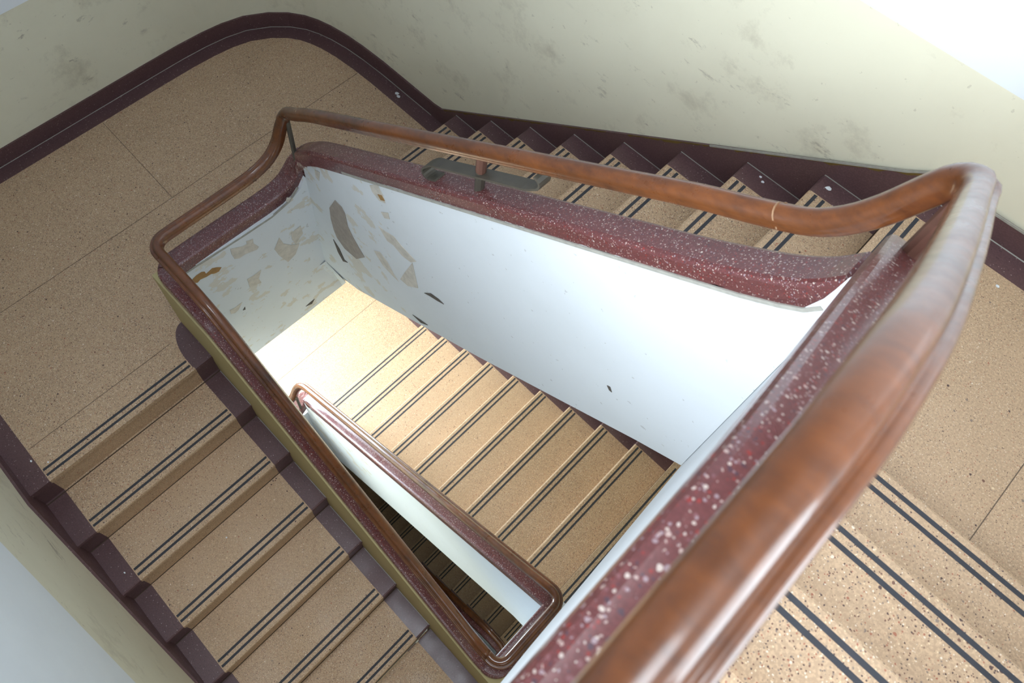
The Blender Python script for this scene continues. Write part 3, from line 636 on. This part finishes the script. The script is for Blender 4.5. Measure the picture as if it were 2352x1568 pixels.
# ------------------------------------------------------------------ parapets of the lower well
def zD(x): return -2.56 + 0.645 * (x - 0.032)
def lower_loop(dz, slope, z0, x0, xc, label_suffix, first):
    """coping + wall of one lower loop; z0 = nosing height at x0"""
    zc = lambda x: z0 + slope * (x - x0) + 0.585
    yd, yc = -1.10, -1.484
    top = zc(0.0)
    R2 = [(0.055, yc + 0.045, top), (0.055, -1.3, top), (0.055, yd - 0.045, top)]
    cc1 = arc_corner((0.010, yc + 0.045), 0.045, 270, 360, top, top)
    cc2 = arc_corner((0.010, yd - 0.045), 0.045, 0, 90, top, top - 0.005)
    Dr = [(-0.06, yd, zc(-0.06)), (-0.5, yd, zc(-0.5)), (-1.2, yd, zc(-1.2)), (xc + 0.16, yd, zc(xc + 0.16)), (xc + 0.06, yd, zc(xc + 0.06))]
    cc3 = arc_corner((xc + 0.045, yd - 0.045), 0.045, 90, 180, zc(xc + 0.05), zc(xc) - 0.08)
    Lr = [(xc, yd - 0.10, zc(xc) - 0.13), (xc, yd - 0.17, zc(xc) - 0.17), (xc, yc + 0.05, zc(xc) - 0.18)]
    return R2, cc1, cc2, Dr, cc3, Lr
R2, q1, q2, Dr, q3, Lr = lower_loop(0, 0.645, -2.56, 0.032, -2.0, '', True)
tR2 = root('parapet_wall', (0.055, -1.3, -2.56), 'short parapet closing the lower well beneath the bottom end of the olive parapet', 'parapet')
capmesh(dedupe([(0.0, -1.484, -1.998)] + q1 + R2 + q2[:4]), tR2)
put('plaster_wall', *box(0.015, 0.095, -1.44, -1.14, -2.95, -2.05), WELL, tR2)
tPD = root('parapet_wall', (-0.9, -1.1, -4.0), 'slim white parapet with maroon coping running diagonally inside the lower well', 'parapet')
capmesh(dedupe(q2[3:] + Dr + q3[:4]), tPD)
zt = lambda x: zD(x) + 0.525
topD = [(-1.96, zt(-1.96)), (-1.0, zt(-1.0)), (-0.06, zt(-0.06)), (0.094, zt(0.02))]
botD = [(-1.96, zD(-1.96) - 0.40), (-1.0, zD(-1.0) - 0.36), (-0.06, zD(-0.06) - 0.34), (0.094, zD(0.0) - 0.36)]
put('plaster_wall', *wallgrid(topD, botD, -1.139, -1.06), WELL, tPD)
tPL2 = root('parapet_wall', (-2.0, -1.3, -4.04), 'small end parapet of the sunlit lower landing, mostly behind the long rail', 'parapet')
capmesh(dedupe(q3[3:] + Lr), tPL2)
put('plaster_wall', *box(-2.04, -1.962, -1.52, -1.06, -4.5, zt(-2.0) - 0.18), WELL, tPL2)
tPE = root('parapet_wall', (-0.9, -1.49, -5.4), 'shadowed lower parapet directly beneath the long olive one', 'parapet')
zE = lambda x: -4.04 - 0.78 * (x + 1.78)
runE = [(-1.99, -1.484, -3.47), (-1.6, -1.484, -3.48)] + [(x, -1.484, zE(x) + 0.56) for x in (-1.4, -0.8, -0.2)] + [(-0.05, -1.484, -4.87), (0.05, -1.484, -4.88)]
capmesh(runE, tPE)
put('plaster_wall', *wallprism([(-1.96, -3.53), (-1.6, -3.55), (-0.2, zE(-0.2) + 0.48), (0.094, -4.94)], [(-1.96, -4.4), (-1.6, -4.4), (-0.2, zE(-0.2) - 0.4), (0.094, -5.8)], -1.53, -1.442), WELL, tPE)
# deepest visible parapet
zF = lambda x: -5.45 + 0.697 * (x + 0.045)
tPF = root('parapet_wall', (-0.9, -1.1, -6.6), 'deepest parapet, a dark maroon and blue-grey sliver low in the gap', 'parapet')
capmesh([(0.055, -1.44, -4.88), (0.055, -1.145, -4.88)] + [(0.04, -1.11, -4.885), (-0.05, -1.10, zF(-0.05) + 0.585)] + [(x, -1.10, zF(x) + 0.585) for x in (-0.6, -1.2, -1.8)], tPF)
put('plaster_wall', *wallprism([(-1.8, zF(-1.8) + 0.52), (0.094, zF(0.03) + 0.52)], [(-1.8, zF(-1.8) - 0.36), (0.094, zF(0.03) - 0.36)], -1.139, -1.06), WELL, tPF)
put('plaster_wall', *box(0.015, 0.094, -1.44, -1.141, -5.8, -4.945), WELL, tPF)

# ------------------------------------------------------------------ handrails
def railB(x): return 0.765 + 0.70 * x
H1 = root('handrail', (-1.88, -1.484, -0.95), 'varnished wooden handrail winding round the upper well, from dim flight to blurred foreground', 'handrail')
ctrlC = [(-0.02, -1.484, -1.800), (-0.10, -1.484, -1.785)] + [(x, -1.484, -1.85 - 0.6957 * x) for x in (-0.25, -0.5, -0.8, -1.1, -1.38)] + [(-1.50, -1.484, -0.815), (-1.60, -1.484, -0.787), (-1.80, -1.484, -0.785)]
crn = arc_corner((-1.825, -1.429), 0.055, 270, 180, -0.785, -0.785)
ctrlL = [(-1.880, -1.30, -0.785), (-1.880, -1.10, -0.785), (-1.880, -1.0, -0.778), (-1.880, -0.93, -0.752), (-1.880, -0.88, -0.70), (-1.880, -0.848, -0.63)]
crn2 = [(-1.876, -0.828, -0.585), (-1.862, -0.814, -0.558), (-1.84, -0.81, -0.54)]
ctrlB = [(-1.80, -0.81, -0.510)] + [(x, -0.81, railB(x) - 0.004) for x in (-1.7, -1.3, -0.9, -0.5, -0.30)] + [(-0.18, -0.81, 0.627), (-0.10, -0.81, 0.685), (-0.055, -0.81, 0.742), (-0.022, -0.81, 0.810), (0.003, -0.81, 0.880)]
crn3 = [(0.020, -0.811, 0.925), (0.038, -0.820, 0.955), (0.052, -0.840, 0.975), (0.055, -0.87, 0.990)]
ctrlA = [(0.056, -0.95, 1.042), (0.057, -1.1, 1.145), (0.056, -1.25, 1.248), (0.052, -1.4, 1.352)] + [(0.049, -1.47, 1.392), (0.048, -1.54, 1.415), (0.047, -1.65, 1.42), (0.046, -1.9, 1.42), (0.046, -2.5, 1.42)]
V, F = sweep(dedupe(smoothpath(ctrlC + crn + ctrlL + crn2 + ctrlB + crn3 + ctrlA, 0.02)), RAIL); put('rail', V, F, WOOD, H1, smooth=True)
for q in ((-0.147, 'B'),):
    a = (-0.1505, -0.81, 0.6485); b = (-0.1480, -0.81, 0.6505)
    V, F = sweep([a, b], [(x * 1.004, z * 1.004) for x, z in RAIL]); put('joint_ring', V, F, MOULD, H1)
def post(parent, x, y, z0, z1, r, mat, dx=0, dy=0):
    n = 10; V = []
    for (z, ox, oy) in ((z0, 0, 0), (z1, dx, dy)):
        V += [(x + ox + r * math.cos(2 * math.pi * i / n), y + oy + r * math.sin(2 * math.pi * i / n), z) for i in range(n)]
    F = [(i, (i + 1) % n, n + (i + 1) % n, n + i) for i in range(n)] + [tuple(range(n - 1, -1, -1)), tuple(range(n, 2 * n))]
    return put('post', V, F, mat, parent, smooth=False)
post(H1, -1.835, -0.835, -0.83, -0.56, 0.010, IRON, -0.03, 0.02)
post(H1, 0.055, -0.825, 0.72, 0.955, 0.018, BROWNIRON)
post(H1, -0.865, -0.812, capB(-0.865) - 0.01, capB(-0.865) + 0.085, 0.0145, IRON)
post(H1, -0.865, -0.812, capB(-0.865) + 0.085, railB(-0.865) - 0.025, 0.0155, BROWNIRON)
post(H1, 0.055, -1.9, 1.235, 1.40, 0.016, BROWNIRON)
# scroll-ended flat iron bracket, parallel to the coping
def brk():
    # in the vertical plane y=-0.812: lower curl down to coping at the left, upper curl up to the rail at the right
    P = []
    cap0 = lambda x: capB(x)
    xl, xr = -1.075, -0.665
    b0 = lambda x: cap0(x) + 0.072
    P += [(xl + 0.050, cap0(xl + 0.050) + 0.004), (xl + 0.015, cap0(xl + 0.015) + 0.006), (xl - 0.004, cap0(xl) + 0.020), (xl - 0.006, cap0(xl) + 0.042), (xl + 0.006, b0(xl) - 0.010), (xl + 0.030, b0(xl + 0.030))]
    for i in range(1, 9): x = xl + 0.03 + (xr - xl - 0.06) * i / 9; P.append((x, b0(x)))
    P += [(xr - 0.03, b0(xr - 0.03)), (xr - 0.006, b0(xr) + 0.004), (xr + 0.008, b0(xr) + 0.022), (xr + 0.006, b0(xr) + 0.044), (xr - 0.012, b0(xr - 0.012) + 0.060)]
    P3 = smoothpath([(x, -0.812, z) for x, z in P], 0.012)
    V = []; F = []; w = 0.021; t = 0.003
    n = len(P3)
    for i, p in enumerate(P3):
        a = Vector(P3[max(i - 1, 0)]); b = Vector(P3[min(i + 1, n - 1)]); d = (b - a).normalized(); u = Vector((-d.z, 0, d.x))
        for (s_, k) in ((-w, -t), (w, -t), (w, t), (-w, t)): V.append((p[0] + u.x * k, p[1] + s_, p[2] + u.z * k))
    for i in range(n - 1):
        for j in range(4): F.append((i * 4 + j, i * 4 + (j + 1) % 4, (i + 1) * 4 + (j + 1) % 4, (i + 1) * 4 + j))
    F += [(3, 2, 1, 0), tuple((n - 1) * 4 + j for j in range(4))]
    return V, F
put('bracket', *brk(), IRON, H1)

H2 = root('handrail', (0.055, -1.3, -2.0), 'thinner-looking wooden handrail round the lower well with a glossy white highlight', 'handrail')
zr = lambda x: zD(x) + 0.765
a1 = arc_corner((0.000, -1.429), 0.055, 270, 360, -1.80, -1.795); a2 = arc_corner((0.000, -1.155), 0.055, 0, 90, -1.795, zr(0.0))
P = [(-0.02, -1.484, -1.80)] + a1 + [(0.055, -1.3, -1.795)] + a2 + [(x, -1.10, zr(x)) for x in (-0.15, -0.6, -1.2, -1.7, -1.90)] + [(-1.95, -1.102, zr(-1.95)), (-1.985, -1.115, zr(-2.0)), (-2.0, -1.14, zr(-2.0) - 0.04), (-2.0, -1.18, zr(-2.0) - 0.11), (-2.0, -1.24, zr(-2.0) - 0.155), (-2.0, -1.32, zr(-2.0) - 0.17), (-2.0, -1.44, zr(-2.0) - 0.17)] + [(-1.97, -1.484, -3.30), (-1.6, -1.484, -3.31)] + [(x, -1.484, zE(x) + 0.74) for x in (-1.4, -0.8, -0.2)] + [(-0.06, -1.484, -4.70)]
V, F = sweep(dedupe(smoothpath(P, 0.02)), RAIL_M); put('rail', V, F, WOOD, H2, smooth=True)
post(H2, -1.97, -1.17, zt(-2.0) - 0.10, zr(-2.0) - 0.10, 0.010, IRON)
H3 = root('handrail', (0.0, -1.3, -4.9), 'deepest dark wooden handrail, just visible in the gap at the bottom of the well', 'handrail')
P = [(-0.05, -1.484, -4.70), (0.02, -1.475, -4.70), (0.055, -1.44, -4.70), (0.055, -1.3, -4.70), (0.055, -1.15, -4.70), (0.02, -1.11, -4.70)] + [(x, -1.10, zF(x) + 0.765) for x in (-0.1, -0.6, -1.2, -1.8)]
V, F = sweep(dedupe(smoothpath(P, 0.03)), RAIL_M); put('rail', V, F, WOOD, H3, smooth=True)

# ------------------------------------------------------------------ flakes of white paint lying about
fl = [(-2.25, 0.060, -1.4388, 'long white paint flake on the landing border near the curved corner, farther from the steps', 0.013),
      (-2.228, 0.050, -1.4388, 'rounder white paint flake on the landing border nearer the first step', 0.012),
      (-1.81, -2.326, -1.4388, 'white paint flake on the maroon border above the dim flight', 0.006),
      (-1.76, -2.28, -1.44, 'tiny white flake on the tan floor beside the dark nosing strips of the half landing', 0.005),
      (0.318, -0.033, 0.0, 'tiny white flake on the pale upper landing near its maroon border', 0.006),
      (-0.19, 0.052, -0.16, 'white paint chip on the border of the top step under the gooseneck of the rail', 0.011),
      (-0.39, 0.072, -0.32, 'small white chip on the second highest step border, against the wall', 0.006),
      (-0.373, 0.060, -0.32, 'small white chip on the second highest step border, a little off the wall', 0.007),
      (-1.137, -1.567, -2.08, 'white speck on the dim flight border beside the olive parapet, left one of a pair', 0.005),
      (-1.119, -1.585, -2.08, 'white speck on the dim flight border beside the olive parapet, right one of a pair', 0.005),
      (-1.301, -2.346, -1.76, 'white speck on the outer border of the second step of the dim flight', 0.005),
      (-1.172, -1.967, -1.92, 'white speck against the riser on the third tread of the dim flight', 0.005)]
for x, y, z, lab, r in fl:
    n = 7; P = [(x + r * random.uniform(0.6, 1.1) * math.cos(2 * math.pi * i / n), y + r * random.uniform(0.5, 0.9) * math.sin(2 * math.pi * i / n), z + 0.0018) for i in range(n)]
    o = put('paint_flake', *prism(P, 0, (0, 0, -0.0016)), FLAKE); o['label'] = lab; o['category'] = 'paint flake'; o['group'] = 'white paint flakes fallen on the stairs'
